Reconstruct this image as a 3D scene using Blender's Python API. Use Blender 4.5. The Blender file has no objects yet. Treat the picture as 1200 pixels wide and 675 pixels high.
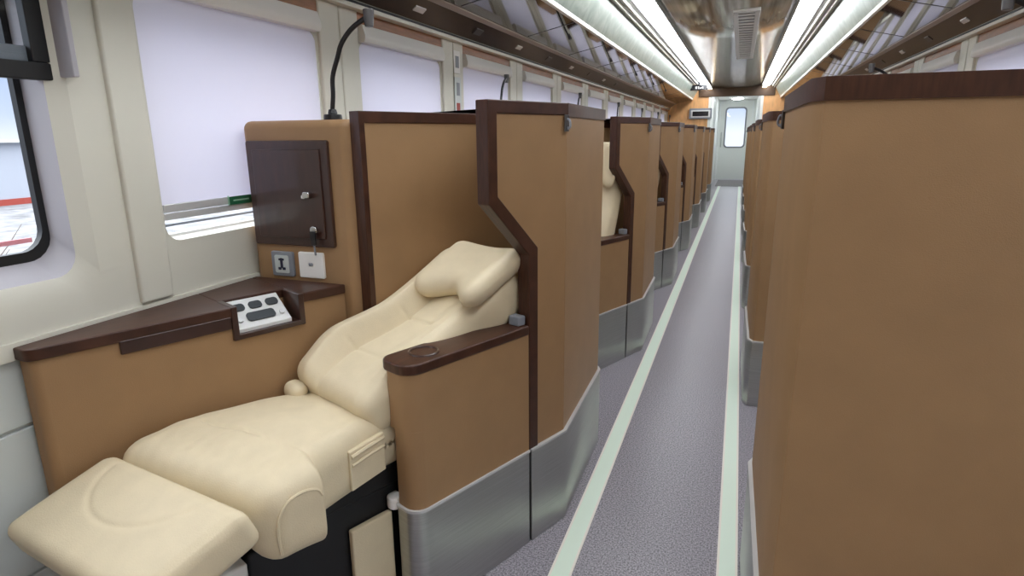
import bpy, bmesh, math, random
from mathutils import Vector, Matrix
random.seed(7)
SC = bpy.context.scene
COL = SC.collection
PI = math.pi
R = math.radians

# ------------------------------------------------------------------ materials
def lin(c):
    return tuple((x/255/12.92 if x/255 <= .04045 else ((x/255+.055)/1.055)**2.4) for x in c)

def mat(name, rgb, rough=.5, metal=0., spec=.5, noise=0., nscale=60., bump=0., bscale=200., stretch=(1, 1, 1), coat=0.):
    m = bpy.data.materials.new(name); m.use_nodes = True
    nt = m.node_tree; b = nt.nodes['Principled BSDF']
    c = lin(rgb)
    b.inputs['Base Color'].default_value = (*c, 1)
    b.inputs['Roughness'].default_value = rough
    b.inputs['Metallic'].default_value = metal
    b.inputs['Specular IOR Level'].default_value = spec
    b.inputs['Coat Weight'].default_value = coat
    b.inputs['Coat Roughness'].default_value = .08
    if noise or bump:
        tc = nt.nodes.new('ShaderNodeTexCoord'); mp = nt.nodes.new('ShaderNodeMapping')
        mp.inputs['Scale'].default_value = stretch
        nt.links.new(tc.outputs['Object'], mp.inputs['Vector'])
    if noise:
        n = nt.nodes.new('ShaderNodeTexNoise'); n.inputs['Scale'].default_value = nscale; n.inputs['Detail'].default_value = 4
        r = nt.nodes.new('ShaderNodeValToRGB')
        lo = tuple(max(0, x*(1-noise)) for x in c); hi = tuple(min(1, x*(1+noise)) for x in c)
        r.color_ramp.elements[0].color = (*lo, 1); r.color_ramp.elements[1].color = (*hi, 1)
        r.color_ramp.elements[0].position = .3; r.color_ramp.elements[1].position = .7
        nt.links.new(mp.outputs[0], n.inputs['Vector']); nt.links.new(n.outputs['Fac'], r.inputs['Fac'])
        nt.links.new(r.outputs['Color'], b.inputs['Base Color'])
    if bump:
        n2 = nt.nodes.new('ShaderNodeTexNoise'); n2.inputs['Scale'].default_value = bscale; n2.inputs['Detail'].default_value = 3
        bp = nt.nodes.new('ShaderNodeBump'); bp.inputs['Strength'].default_value = bump; bp.inputs['Distance'].default_value = .002
        nt.links.new(mp.outputs[0], n2.inputs['Vector']); nt.links.new(n2.outputs['Fac'], bp.inputs['Height'])
        nt.links.new(bp.outputs['Normal'], b.inputs['Normal'])
    return m

def emis(name, rgb, strength):
    m = bpy.data.materials.new(name); m.use_nodes = True
    b = m.node_tree.nodes['Principled BSDF']
    b.inputs['Base Color'].default_value = (*lin(rgb), 1)
    b.inputs['Emission Color'].default_value = (*lin(rgb), 1)
    b.inputs['Emission Strength'].default_value = strength
    return m

M = {}
M['tan'] = mat('tan_leather', (154, 121, 86), .5, spec=.4, noise=.05, nscale=9, bump=.25, bscale=420)
M['wood'] = mat('dark_wood', (66, 39, 27), .42, spec=.35, noise=.28, nscale=14, stretch=(9, 1.2, 1.2), coat=.08)
M['wooddoor'] = mat('dark_wood_door', (56, 32, 24), .34, noise=.2, nscale=10, stretch=(6, 1, 1), coat=.4)
M['cream'] = mat('cream_leather', (217, 202, 171), .5, spec=.4, noise=.03, nscale=20, bump=.3, bscale=300)
M['steel'] = mat('brushed_steel', (186, 187, 184), .36, metal=1., noise=.08, nscale=6, bump=.06, bscale=40, stretch=(1, 1, 60))
M['chrome'] = mat('polished_metal', (205, 205, 205), .18, metal=1.)
M['wall'] = mat('cream_wall_laminate', (210, 207, 194), .38, spec=.5, noise=.02, nscale=3)
M['wallgrey'] = mat('pale_grey_wall_panel', (196, 202, 200), .45)
M['reveal'] = mat('lavender_grey_reveal', (164, 161, 166), .5)
M['white'] = mat('white_plastic', (232, 230, 226), .4)
M['silver'] = mat('satin_silver', (214, 214, 214), .35, metal=.35)
M['panelsilver'] = mat('light_silver_plate', (222, 222, 220), .3, metal=.15)
M['greyrail'] = mat('grey_rail', (160, 163, 165), .35, metal=.5)
M['black'] = mat('black_rubber', (16, 16, 18), .5)
M['blackp'] = mat('black_plastic', (24, 24, 27), .35)
M['greyp'] = mat('grey_plastic', (128, 132, 140), .4)
M['button'] = mat('dark_button', (46, 52, 56), .35)
M['navy'] = mat('navy_mark', (30, 34, 60), .5)
M['green'] = mat('green_tag', (22, 92, 58), .5)
M['greenlight'] = mat('pale_green_mark', (150, 190, 165), .5)
M['orange'] = mat('honey_wood', (222, 168, 112), .35, noise=.14, nscale=5, stretch=(4, 4, 1))
M['headerwood'] = mat('brown_wood_strip', (150, 98, 62), .4, noise=.22, nscale=10, stretch=(8, 1, 8))
M['gold'] = mat('dark_gold_panel', (66, 45, 24), .3, metal=.2, noise=.3, nscale=3)
M['rack'] = mat('dark_wood_gloss', (38, 24, 18), .30, noise=.3, nscale=8, stretch=(6, 1, 6), coat=.1)
M['mirror'] = mat('smoked_mirror', (88, 80, 74), .035, metal=.85, noise=.10, nscale=3)
M['rackstrip'] = mat('bronze_strip', (150, 132, 118), .4, metal=.3)
M['whitestrip'] = mat('white_edge', (236, 233, 222), .4)
M['redmark'] = mat('red_mark', (150, 60, 48), .5)
M['pink'] = mat('pink_strip', (226, 150, 160), .5)
M['screen'] = mat('dark_screen', (26, 24, 30), .15)
M['doorwhite'] = mat('door_white', (226, 230, 226), .4)
M['mat'] = mat('grey_mat', (120, 116, 118), .8, noise=.1, nscale=80)
M['lampshell'] = mat('lamp_shell', (90, 88, 88), .4, metal=.4)
M['tube'] = emis('light_diffuser', (246, 250, 255), 13.0)
M['spot'] = emis('spot_lamp', (255, 225, 170), 14.0)
M['vest'] = emis('vestibule_fill', (250, 252, 255), 42.0)  # added glow that brightens the vestibule
M['bright_wall'] = mat('far_white_building', (160, 164, 174), .7)

def m_carpet():
    m = bpy.data.materials.new('speckled_floor'); m.use_nodes = True; nt = m.node_tree
    b = nt.nodes['Principled BSDF']; b.inputs['Roughness'].default_value = .36; b.inputs['Specular IOR Level'].default_value = .5
    tc = nt.nodes.new('ShaderNodeTexCoord')
    n = nt.nodes.new('ShaderNodeTexNoise'); n.inputs['Scale'].default_value = 170; n.inputs['Detail'].default_value = 2
    r = nt.nodes.new('ShaderNodeValToRGB')
    e = r.color_ramp.elements
    e[0].position = .36; e[0].color = (*lin((102, 99, 106)), 1); e[1].position = .64; e[1].color = (*lin((172, 167, 176)), 1)
    nt.links.new(tc.outputs['Object'], n.inputs['Vector']); nt.links.new(n.outputs['Fac'], r.inputs['Fac'])
    nt.links.new(r.outputs['Color'], b.inputs['Base Color'])
    return m
M['carpet'] = m_carpet()

def m_stripe():
    m = mat('pale_green_strip', (226, 242, 226), .45)
    return m
M['stripe'] = m_stripe()

def m_ceil():
    m = bpy.data.materials.new('marbled_green_ceiling'); m.use_nodes = True; nt = m.node_tree
    b = nt.nodes['Principled BSDF']; b.inputs['Roughness'].default_value = .28
    tc = nt.nodes.new('ShaderNodeTexCoord')
    n = nt.nodes.new('ShaderNodeTexNoise'); n.inputs['Scale'].default_value = 7; n.inputs['Detail'].default_value = 8; n.inputs['Distortion'].default_value = 1.5
    r = nt.nodes.new('ShaderNodeValToRGB'); e = r.color_ramp.elements
    e[0].position = .3; e[0].color = (*lin((128, 140, 127)), 1); e[1].position = .7; e[1].color = (*lin((164, 172, 160)), 1)
    nt.links.new(tc.outputs['Object'], n.inputs['Vector']); nt.links.new(n.outputs['Fac'], r.inputs['Fac'])
    nt.links.new(r.outputs['Color'], b.inputs['Base Color'])
    return m
M['ceil'] = m_ceil()

def m_center():
    # bronze mirror panels in the middle of the ceiling, slightly streaked along the car
    m = bpy.data.materials.new('bronze_ceiling_panel'); m.use_nodes = True; nt = m.node_tree
    b = nt.nodes['Principled BSDF']; b.inputs['Roughness'].default_value = .13; b.inputs['Metallic'].default_value = .45
    tc = nt.nodes.new('ShaderNodeTexCoord'); mp = nt.nodes.new('ShaderNodeMapping'); mp.inputs['Scale'].default_value = (9, .35, 1)
    n = nt.nodes.new('ShaderNodeTexNoise'); n.inputs['Scale'].default_value = 2.2; n.inputs['Detail'].default_value = 5
    r = nt.nodes.new('ShaderNodeValToRGB'); e = r.color_ramp.elements
    e[0].position = .35; e[0].color = (*lin((158, 150, 132)), 1); e[1].position = .68; e[1].color = (*lin((214, 211, 198)), 1)
    nt.links.new(tc.outputs['Object'], mp.inputs['Vector']); nt.links.new(mp.outputs[0], n.inputs['Vector'])
    nt.links.new(n.outputs['Fac'], r.inputs['Fac']); nt.links.new(r.outputs['Color'], b.inputs['Base Color'])
    return m
M['center'] = m_center()

def m_blind():
    m = bpy.data.materials.new('white_blind_fabric'); m.use_nodes = True; nt = m.node_tree
    for n in list(nt.nodes): nt.nodes.remove(n)
    o = nt.nodes.new('ShaderNodeOutputMaterial'); mx = nt.nodes.new('ShaderNodeMixShader'); mx.inputs[0].default_value = .45
    d = nt.nodes.new('ShaderNodeBsdfDiffuse'); t = nt.nodes.new('ShaderNodeBsdfTranslucent')
    d.inputs[0].default_value = (*lin((236, 234, 240)), 1); t.inputs[0].default_value = (*lin((236, 234, 244)), 1)
    nt.links.new(d.outputs[0], mx.inputs[1]); nt.links.new(t.outputs[0], mx.inputs[2]); nt.links.new(mx.outputs[0], o.inputs[0])
    return m
M['blind'] = m_blind()

def m_glass():
    m = bpy.data.materials.new('window_glass'); m.use_nodes = True; nt = m.node_tree
    for n in list(nt.nodes): nt.nodes.remove(n)
    o = nt.nodes.new('ShaderNodeOutputMaterial'); mx = nt.nodes.new('ShaderNodeMixShader')
    lw = nt.nodes.new('ShaderNodeLayerWeight'); lw.inputs[0].default_value = .5
    pw = nt.nodes.new('ShaderNodeMath'); pw.operation = 'POWER'; pw.inputs[1].default_value = 5.
    fr = nt.nodes.new('ShaderNodeMath'); fr.operation = 'MULTIPLY_ADD'; fr.inputs[1].default_value = .6; fr.inputs[2].default_value = .03
    nt.links.new(lw.outputs['Facing'], pw.inputs[0]); nt.links.new(pw.outputs[0], fr.inputs[0])
    t = nt.nodes.new('ShaderNodeBsdfTransparent'); t.inputs[0].default_value = (.93, .96, .97, 1)
    g = nt.nodes.new('ShaderNodeBsdfGlossy'); g.inputs['Roughness'].default_value = .02
    nt.links.new(fr.outputs[0], mx.inputs[0]); nt.links.new(t.outputs[0], mx.inputs[1]); nt.links.new(g.outputs[0], mx.inputs[2])
    nt.links.new(mx.outputs[0], o.inputs[0])
    return m
M['glass'] = m_glass()

def m_ground():
    m = mat('frosty_grass', (120, 120, 122), .9, noise=.4, nscale=2.0)
    return m
M['ground'] = m_ground()
M['twig'] = mat('dry_twig', (120, 108, 100), .9)

# ------------------------------------------------------------------ mesh helpers
def prism(bm, poly, z0, z1):
    vs = [bm.verts.new((x, y, z0)) for x, y in poly]
    f = bm.faces.new(vs)
    r = bmesh.ops.extrude_face_region(bm, geom=[f])
    for v in r['geom']:
        if isinstance(v, bmesh.types.BMVert): v.co.z = z1

def prism_ax(bm, poly, a0, a1, ax):
    """polygon given in the two other axes, extruded along axis ax"""
    def P(p, a):
        if ax == 0: return (a, p[0], p[1])
        if ax == 1: return (p[0], a, p[1])
        return (p[0], p[1], a)
    vs = [bm.verts.new(P(p, a0)) for p in poly]
    f = bm.faces.new(vs)
    r = bmesh.ops.extrude_face_region(bm, geom=[f])
    for v in r['geom']:
        if isinstance(v, bmesh.types.BMVert): v.co[ax] = a1

def box(bm, x0, x1, y0, y1, z0, z1):
    prism(bm, [(x0, y0), (x1, y0), (x1, y1), (x0, y1)], z0, z1)

def fillet(pts, rad, n=5):
    """round the corners of a closed polygon; rad = number or list"""
    out = []; N = len(pts)
    for i, p in enumerate(pts):
        r = rad[i] if isinstance(rad, (list, tuple)) else rad
        if r <= 0: out.append(tuple(p)); continue
        p = Vector(p); a = (Vector(pts[i-1])-p); b = (Vector(pts[(i+1) % N])-p)
        la, lb = a.length, b.length; a.normalize(); b.normalize()
        ang = a.angle(b); d = min(r/math.tan(ang/2), la*.49, lb*.49); rr = d*math.tan(ang/2)
        c = p+(a+b).normalized()*(rr/math.sin(ang/2))
        s = p+a*d-c; e = p+b*d-c
        for k in range(n+1):
            t = k/n; v = s.lerp(e, t)
            v = v.normalized()*rr if v.length > 1e-9 else v
            out.append(tuple(c+v))
    return out

def rrect(cx, cy, w, h, r, n=5):
    return fillet([(cx-w/2, cy-h/2), (cx+w/2, cy-h/2), (cx+w/2, cy+h/2), (cx-w/2, cy+h/2)], r, n)

def offset_path(path, d):
    """offset an open 2D path to its left by d (miter joints)"""
    out = []
    for i, p in enumerate(path):
        p = Vector(p); ns = []
        if i > 0:
            t = (p-Vector(path[i-1])).normalized(); ns.append(Vector((-t.y, t.x)))
        if i < len(path)-1:
            t = (Vector(path[i+1])-p).normalized(); ns.append(Vector((-t.y, t.x)))
        m = sum(ns, Vector((0, 0))).normalized()
        out.append(tuple(p+m*(d/max(.3, m.dot(ns[0])))))
    return out

def ribbon(bm, path, d0, d1, z0, z1):
    """vertical wall following a plan path between two offsets"""
    a = offset_path(path, d0); b = offset_path(path, d1)
    prism(bm, a+b[::-1], z0, z1)

def tube(bm, pts, rad, n=8, caps=True):
    pts = [Vector(p) for p in pts]; rings = []
    up = Vector((0, 0, 1))
    u = None
    for i, p in enumerate(pts):
        t = (pts[min(i+1, len(pts)-1)]-pts[max(i-1, 0)]).normalized()
        if u is None:
            u = t.cross(up)
            if u.length < .05: u = t.cross(Vector((1, 0, 0)))
        u = (u-t*u.dot(t)).normalized(); v = t.cross(u)
        r = rad[i] if isinstance(rad, (list, tuple)) else rad
        rings.append([bm.verts.new(p+u*r*math.cos(2*PI*k/n)+v*r*math.sin(2*PI*k/n)) for k in range(n)])
    for A, B_ in zip(rings, rings[1:]):
        for k in range(n): bm.faces.new((A[k], A[(k+1) % n], B_[(k+1) % n], B_[k]))
    if caps: bm.faces.new(rings[0][::-1]); bm.faces.new(rings[-1])

def smooth_pts(pts, n=6):
    pts = [Vector(p) for p in pts]; out = []
    for i in range(len(pts)-1):
        p0 = pts[max(i-1, 0)]; p1 = pts[i]; p2 = pts[i+1]; p3 = pts[min(i+2, len(pts)-1)]
        for k in range(n):
            t = k/n
            out.append(.5*((2*p1)+(p2-p0)*t+(2*p0-5*p1+4*p2-p3)*t*t+(3*p1-p0-3*p2+p3)*t**3))
    out.append(pts[-1]); return out

def cyl(bm, c, r0, r1, z0, z1, n=20):
    tube_r = []
    for z, r in ((z0, r0), (z1, r1)):
        tube_r.append([bm.verts.new((c[0]+r*math.cos(2*PI*k/n), c[1]+r*math.sin(2*PI*k/n), z)) for k in range(n)])
    A, B_ = tube_r
    for k in range(n): bm.faces.new((A[k], A[(k+1) % n], B_[(k+1) % n], B_[k]))
    bm.faces.new(A[::-1]); bm.faces.new(B_)

def torus(bm, c, Rm, r, N=28, n=8, sz=1.):
    rings = []
    for i in range(N):
        a = 2*PI*i/N
        rings.append([bm.verts.new((c[0]+(Rm+r*math.cos(2*PI*k/n))*math.cos(a), c[1]+(Rm+r*math.cos(2*PI*k/n))*math.sin(a), c[2]+sz*r*math.sin(2*PI*k/n))) for k in range(n)])
    for i in range(N):
        A, B_ = rings[i], rings[(i+1) % N]
        for k in range(n): bm.faces.new((A[k], B_[k], B_[(k+1) % n], A[(k+1) % n]))

def pad(bm, dims, r, nn, fn):
    """soft rounded block: local x,y,z centred (z: -h/2..h/2), then mapped through fn(x,y,z)"""
    def nodes(L, n):
        e = [L/2-r+r*q for q in (.3, .62, .88, 1.)]
        inner = [-(L/2-r)+(L-2*r)*k/n for k in range(n+1)]
        return [-q for q in e[::-1]]+inner+e
    X, Y, Z = (nodes(d, n) for d, n in zip(dims, nn))
    vd = {}
    def V(i, j, k):
        key = (i, j, k)
        if key not in vd:
            p = Vector((X[i], Y[j], Z[k]))
            q = Vector([max(-(d/2-r), min(d/2-r, c)) for c, d in zip(p, dims)])
            d = p-q
            if d.length > 1e-9: p = q+d.normalized()*r
            vd[key] = bm.verts.new(fn(*p))
        return vd[key]
    nx, ny, nz = len(X)-1, len(Y)-1, len(Z)-1
    for i in range(nx):
        for j in range(ny):
            bm.faces.new((V(i, j, 0), V(i, j+1, 0), V(i+1, j+1, 0), V(i+1, j, 0)))
            bm.faces.new((V(i, j, nz), V(i+1, j, nz), V(i+1, j+1, nz), V(i, j+1, nz)))
    for i in range(nx):
        for k in range(nz):
            bm.faces.new((V(i, 0, k), V(i+1, 0, k), V(i+1, 0, k+1), V(i, 0, k+1)))
            bm.faces.new((V(i, ny, k), V(i, ny, k+1), V(i+1, ny, k+1), V(i+1, ny, k)))
    for j in range(ny):
        for k in range(nz):
            bm.faces.new((V(0, j, k), V(0, j, k+1), V(0, j+1, k+1), V(0, j+1, k)))
            bm.faces.new((V(nx, j, k), V(nx, j+1, k), V(nx, j+1, k+1), V(nx, j, k+1)))

def sstep(a, b, x):
    t = max(0, min(1, (x-a)/(b-a))); return t*t*(3-2*t)

def gro(d, depth=.005, w=.007):
    return -depth*math.exp(-(d/w)**2)

def link(name, bm, m, parent=None, bevel=0., seg=2, smooth=35, off=(0, 0, 0)):
    bmesh.ops.recalc_face_normals(bm, faces=bm.faces[:])
    if any(off): bmesh.ops.translate(bm, verts=bm.verts[:], vec=[-c for c in off])
    me = bpy.data.meshes.new(name); bm.to_mesh(me); bm.free()
    me.materials.append(m)
    me.polygons.foreach_set('use_smooth', [True]*len(me.polygons))
    me.set_sharp_from_angle(angle=R(smooth))
    o = bpy.data.objects.new(name, me); COL.objects.link(o)
    if parent is not None: o.parent = parent
    if bevel:
        b = o.modifiers.new('bevel', 'BEVEL'); b.width = bevel; b.segments = seg; b.limit_method = 'ANGLE'; b.angle_limit = R(35)
        b.harden_normals = True
    elif smooth < 100:
        wn = o.modifiers.new('weighted', 'WEIGHTED_NORMAL'); wn.keep_sharp = True
    return o

def tag(o, label=None, cat=None, group=None, kind=None):
    if label: o['label'] = label
    if cat: o['category'] = cat
    if group: o['group'] = group
    if kind: o['kind'] = kind
    return o

def empty(name, loc=(0, 0, 0), rz=0., label=None, cat=None, group=None):
    o = bpy.data.objects.new(name, None); o.empty_display_size = .1; COL.objects.link(o)
    o.location = loc; o.rotation_euler = (0, 0, rz)
    return tag(o, label, cat, group)

KIDS = {}
def dup(root, loc, rz, label, group=None):
    r = root.copy(); COL.objects.link(r); r.location = loc; r.rotation_euler = (0, 0, rz); r['label'] = label
    if group: r['group'] = group
    for ch in list(root.children):
        c = ch.copy(); COL.objects.link(c); c.parent = r
        for g in list(ch.children):
            d = g.copy(); COL.objects.link(d); d.parent = c
    return r

def struct(name, bm, m, parent=None, **k):
    o = link(name, bm, m, parent, **k)
    if parent is None: o['kind'] = 'structure'
    return o

# ------------------------------------------------------------------ place: numbers
CH = 1.40                                   # eye height
XL, XR = -1.55, 1.18                        # inner wall faces
XC = -.165                                  # middle of the ceiling
Y0, YB, YE = -1.6, 14.33, 20.2              # front bulkhead, far bulkhead, end door
PITCH = 1.943
ANG = R(22.5); BX, BY = -.596, 1.793        # pod frame: x = across, y = along the seat
AX = (math.sin(ANG), math.cos(ANG)); NX = (math.cos(ANG), -math.sin(ANG))
def pod2w(t, s): return (BX+t*NX[0]+s*AX[0], BY+t*NX[1]+s*AX[1])
def w2pod(x, y):
    dx, dy = x-BX, y-BY
    return (dx*NX[0]+dy*NX[1], dx*AX[0]+dy*AX[1])
ORD = ['nearest', 'second', 'third', 'fourth', 'fifth', 'sixth', 'seventh']
def place(i, t, s, right=False):
    x, y = pod2w(t, s)
    if right: return (-.415-x, 3.91-y+PITCH*i, 0), PI-ANG
    return (x, y+PITCH*i, 0), -ANG

# ------------------------------------------------------------------ setting
bm = bmesh.new(); box(bm, XL-.1, XR+.1, Y0-.1, YE+.1, -.1, 0); struct('floor', bm, M['carpet'])
for k, (x0, x1) in enumerate(((-.482, -.418), (.034, .092))):
    bm = bmesh.new(); box(bm, x0, x1, Y0+.05, YE-.7, -.002, .003); struct('trim_%d' % (k+1), bm, M['stripe'])
    # thin white borders of the strip
    for q, xa in enumerate((x0-.004, x1-.004)):
        bm = bmesh.new(); box(bm, xa, xa+.008, Y0+.05, YE-.7, -.002, .0042); struct('trim_%d' % (3+2*k+q), bm, M['whitestrip'])

# window bays
WY0, WP, WW = 1.31, 1.055, .77
WZ0, WZ1 = 1.105, 1.79
KS = list(range(-2, 12))
BW = (.245, 1.096, 1.02, 1.79)             # bare window beside the camera
BD = (.285, 1.056, 1.066, 1.785); BG = (.305, 1.044, 1.108, 1.785)
def wall_side(name, X, sgn):
    """sgn=+1: left wall (outside is -x)"""
    bm = bmesh.new()
    ymin, ymax = WY0+KS[0]*WP-(WP-WW)/2, WY0+KS[-1]*WP+WW+(WP-WW)/2
    zlo, zhi = .93, 1.93
    for k in KS:
        y0 = WY0+k*WP; z0, z1 = WZ0, WZ1; y1 = y0+WW
        if k == -1: y0, y1, z0, z1 = BW
        hole = rrect((y0+y1)/2, (z0+z1)/2, y1-y0, z1-z0, .05, 6)
        b0, b1 = WY0+k*WP-(WP-WW)/2, WY0+k*WP+WW+(WP-WW)/2
        n = len(hole); cy, cz = (y0+y1)/2, (z0+z1)/2
        outer = []
        for idx, (y, z) in enumerate(hole):
            q = idx//7; j = idx % 7
            # corners order: (-,-),(+,-),(+,+),(-,+); each has 7 points
            cyy = (b0, b1, b1, b0)[q]; czz = (zlo, zlo, zhi, zhi)[q]
            if j == 3: outer.append((cyy, czz))
            elif (j < 3) == (q in (0, 2)): outer.append((cyy, z))
            else: outer.append((y, czz))
        hv = [bm.verts.new((X, y, z)) for y, z in hole]; ov = [bm.verts.new((X, y, z)) for y, z in outer]
        if k == -1:                                   # stepped reveal: cream bevel, then the deep lining
            L1 = rrect((BD[0]+BD[1])/2, (BD[2]+BD[3])/2, BD[1]-BD[0], BD[3]-BD[2], .055, 6)
            L2 = rrect((BG[0]+BG[1])/2, (BG[2]+BG[3])/2, BG[1]-BG[0], BG[3]-BG[2], .06, 6)
            mv = [bm.verts.new((X-sgn*.022, y, z)) for y, z in L1]; dv = [bm.verts.new((X-sgn*.09, y, z)) for y, z in L2]
            for a in range(n):
                b = (a+1) % n
                bm.faces.new((hv[a], hv[b], mv[b], mv[a])); fq = bm.faces.new((mv[a], mv[b], dv[b], dv[a])); fq.material_index = 1
                bm.faces.new((hv[a], hv[b], ov[b], ov[a]))
            continue
        dv = [bm.verts.new((X-sgn*.085, y, z)) for y, z in hole]
        for a in range(n):
            b = (a+1) % n
            bm.faces.new((hv[a], hv[b], ov[b], ov[a])); bm.faces.new((hv[a], hv[b], dv[b], dv[a]))
    bmesh.ops.remove_doubles(bm, verts=bm.verts[:], dist=1e-5)
    # solid ends, lower wall and the strip above
    sx = lambda a, b: (min(X-sgn*a, X-sgn*b), max(X-sgn*a, X-sgn*b))
    xa, xb = sx(0, .09)
    box(bm, xa, xb, Y0-.1, ymin, zlo, zhi); box(bm, xa, xb, ymax, YB+.1, zlo, zhi)
    box(bm, *sx(.085, .09), ymin, ymax, WZ1, zhi+.2); 
    box(bm, *sx(-.012, .09), Y0-.1, YB+.1, .905, .945)
    o = struct(name, bm, M['wall'], smooth=25); o.data.materials.append(M['reveal']); return o
wall_side('wall_left', XL, 1); wall_side('wall_right', XR, -1)
def lower(name, X, sgn):
    bm = bmesh.new()
    for z0, z1 in ((.74, .903), (.37, .732), (0, .362)):
        x0, x1 = (X-.09, X+.0) if sgn > 0 else (X, X+.09)
        box(bm, x0, x1, Y0-.1, YB+.1, z0, z1)
    box(bm, X-.09 if sgn > 0 else X+.01, X-.01 if sgn > 0 else X+.09, Y0-.1, YB+.1, 0, .93)
    struct(name, bm, M['wallgrey'], bevel=.004)
lower('baseboard_left', XL, 1); lower('baseboard_right', XR, -1)

tn = 7
for X, sgn in ((XL, 1), (XR, -1)):
    # posts between the windows: a proud cream pilaster with a seam
    bm = bmesh.new()
    for k in KS[:-1]:
        y0 = WY0+k*WP+WW+.012; y1 = WY0+(k+1)*WP-.012
        if k == -1: y0 = BW[1]+.012
        if k == -2: y1 = BW[0]-.012
        ym = 1.191 if k == -1 else (y0+y1)/2
        for a, b in ((y0, ym-.003), (ym+.003, y1)):
            if k == -1 and a == y0: continue
            xa, xb = sorted((X-sgn*.01, X+sgn*.014)); box(bm, xa, xb, a, b, .95, 1.925)
    struct('trim_%d' % tn, bm, M['wall'], bevel=.007, seg=3); tn += 1
    bm = bmesh.new(); xa, xb = sorted((X-sgn*.01, X+sgn*.006)); box(bm, xa, xb, Y0, YB, 1.858, 1.905)
    struct('trim_%d' % tn, bm, M['headerwood']); tn += 1
    # white cove line under the rack and the dark gap above it
    bm = bmesh.new(); xa, xb = sorted((X-sgn*.02, X+sgn*.048)); box(bm, xa, xb, Y0, YB, 1.904, 1.922)
    struct('trim_%d' % tn, bm, M['whitestrip'], bevel=.003); tn += 1
    bm = bmesh.new(); xa, xb = sorted((X-sgn*.02, X+sgn*.045)); box(bm, xa, xb, Y0, YB, 1.923, 1.932)
    struct('trim_%d' % tn, bm, M['black']); tn += 1

def quad(bm, x, y0, y1, z0, z1):
    bm.faces.new([bm.verts.new((x, y, z)) for y, z in ((y0, z0), (y1, z0), (y1, z1), (y0, z1))])

# windows: gasket + pane
def window(n, X, sgn, k):
    y0 = WY0+k*WP; cy = y0+WW/2; cz = (WZ0+WZ1)/2
    w, h = WW+.03, WZ1-WZ0+.03
    if k == -1: cy, cz, w, h = (BG[0]+BG[1])/2, (BG[2]+BG[3])/2, BG[1]-BG[0]+.03, BG[3]-BG[2]+.03
    xo = X-sgn*.105
    bm = bmesh.new()
    o_ = rrect(cy, cz, w, h, .07, 6); i_ = rrect(cy, cz, w-(.06 if k == -1 else .045), h-(.075 if k == -1 else .045), .055, 6)
    x0, x1 = sorted((xo, xo+sgn*.019))
    A = [[bm.verts.new((x, p[0], p[1])) for p in L] for x in (x0, x1) for L in (o_, i_)]
    N = len(o_)
    for a in range(N):
        b = (a+1) % N
        bm.faces.new((A[0][a], A[0][b], A[1][b], A[1][a])); bm.faces.new((A[2][a], A[2][b], A[3][b], A[3][a]))
        bm.faces.new((A[0][a], A[0][b], A[2][b], A[2][a])); bm.faces.new((A[1][a], A[1][b], A[3][b], A[3][a]))
    f = struct('window_%d' % n, bm, M['black'] if k == -1 else M['white'])
    bm = bmesh.new(); bm.faces.new([bm.verts.new((xo+sgn*.006, p[0], p[1])) for p in rrect(cy, cz, w-.03, h-.03, .06, 6)])
    link('glass_pane', bm, M['glass'], f)
    if k != -1:
        bm = bmesh.new(); a, b = sorted((xo+sgn*.009, xo+sgn*.016)); box(bm, a, b, cy-WW/2, cy+WW/2, 1.136, 1.143)
        link('slide_rail', bm, M['greyp'], f)
    else:
        # upper hopper sash with its black frame, standing proud of the lower pane
        za, zb = 1.537, 1.80; ya, yb = BG[0]+.004, 1.086
        bm = bmesh.new()
        a, b = sorted((X-sgn*.038, X-sgn*.012))
        for q in ((ya, yb, za, za+.04), (ya, yb, zb-.03, zb), (ya, ya+.05, za+.04, zb-.03), (yb-.05, yb, za+.04, zb-.03)): box(bm, a, b, *q)
        us = link('upper_sash', bm, M['black'], f, bevel=.003)
        bm = bmesh.new(); box(bm, *sorted((X-sgn*.036, X-sgn*.030)), ya+.05, yb-.05, za+.04, za+.075); link('sash_band', bm, M['greyp'], us)
        bm = bmesh.new(); quad(bm, X-sgn*.025, ya+.045, yb-.045, za+.035, zb-.028); link('upper_pane', bm, M['glass'], us)
        bm = bmesh.new(); box(bm, *sorted((xo+sgn*.022, xo+sgn*.03)), BG[0]+.05, BG[1]-.05, 1.155, 1.166); link('pink_line', bm, M['pink'], f)  # thin pink strip low across the pane
        bm = bmesh.new(); a, b = sorted((X-sgn*.02, X+sgn*.043)); box(bm, a, b, yb+.001, yb+.016, 1.545, 1.80)
        link('side_lining', bm, M['reveal'], f, bevel=.003)
n = 1
for X, sgn in ((XL, 1), (XR, -1)):
    for k in KS:
        window(n, X, sgn, k); n += 1

# blinds: one per window except the bare one beside the camera
def blind(X, sgn, label):
    e = empty('roller_blind', (X, 0, 1.1), 0, label, 'blind', 'roller blinds on the car windows')
    q = lambda a, b: sorted((sgn*a, sgn*b))
    dz = -1.1
    bm = bmesh.new()
    prism_ax(bm, [(a*sgn, z+dz) for a, z in ((-.012, 1.785), (.030, 1.785), (.036, 1.80), (.036, 1.815), (.024, 1.856), (-.012, 1.858))], .004, WW-.004, 1)
    link('cassette', bm, M['white'], e, bevel=.003)
    bm = bmesh.new(); box(bm, *q(-.004, -.0025), .002, WW-.002, 1.212+dz, 1.79+dz)
    link('fabric', bm, M['blind'], e)
    bm = bmesh.new(); box(bm, *q(-.012, .003), .003, WW-.003, 1.190+dz, 1.214+dz); box(bm, *q(-.010, .001), .003, WW-.003, 1.168+dz, 1.188+dz)
    b = link('bottom_bar', bm, M['silver'], e, bevel=.003)
    return e
lb = None
proto = {}
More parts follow.
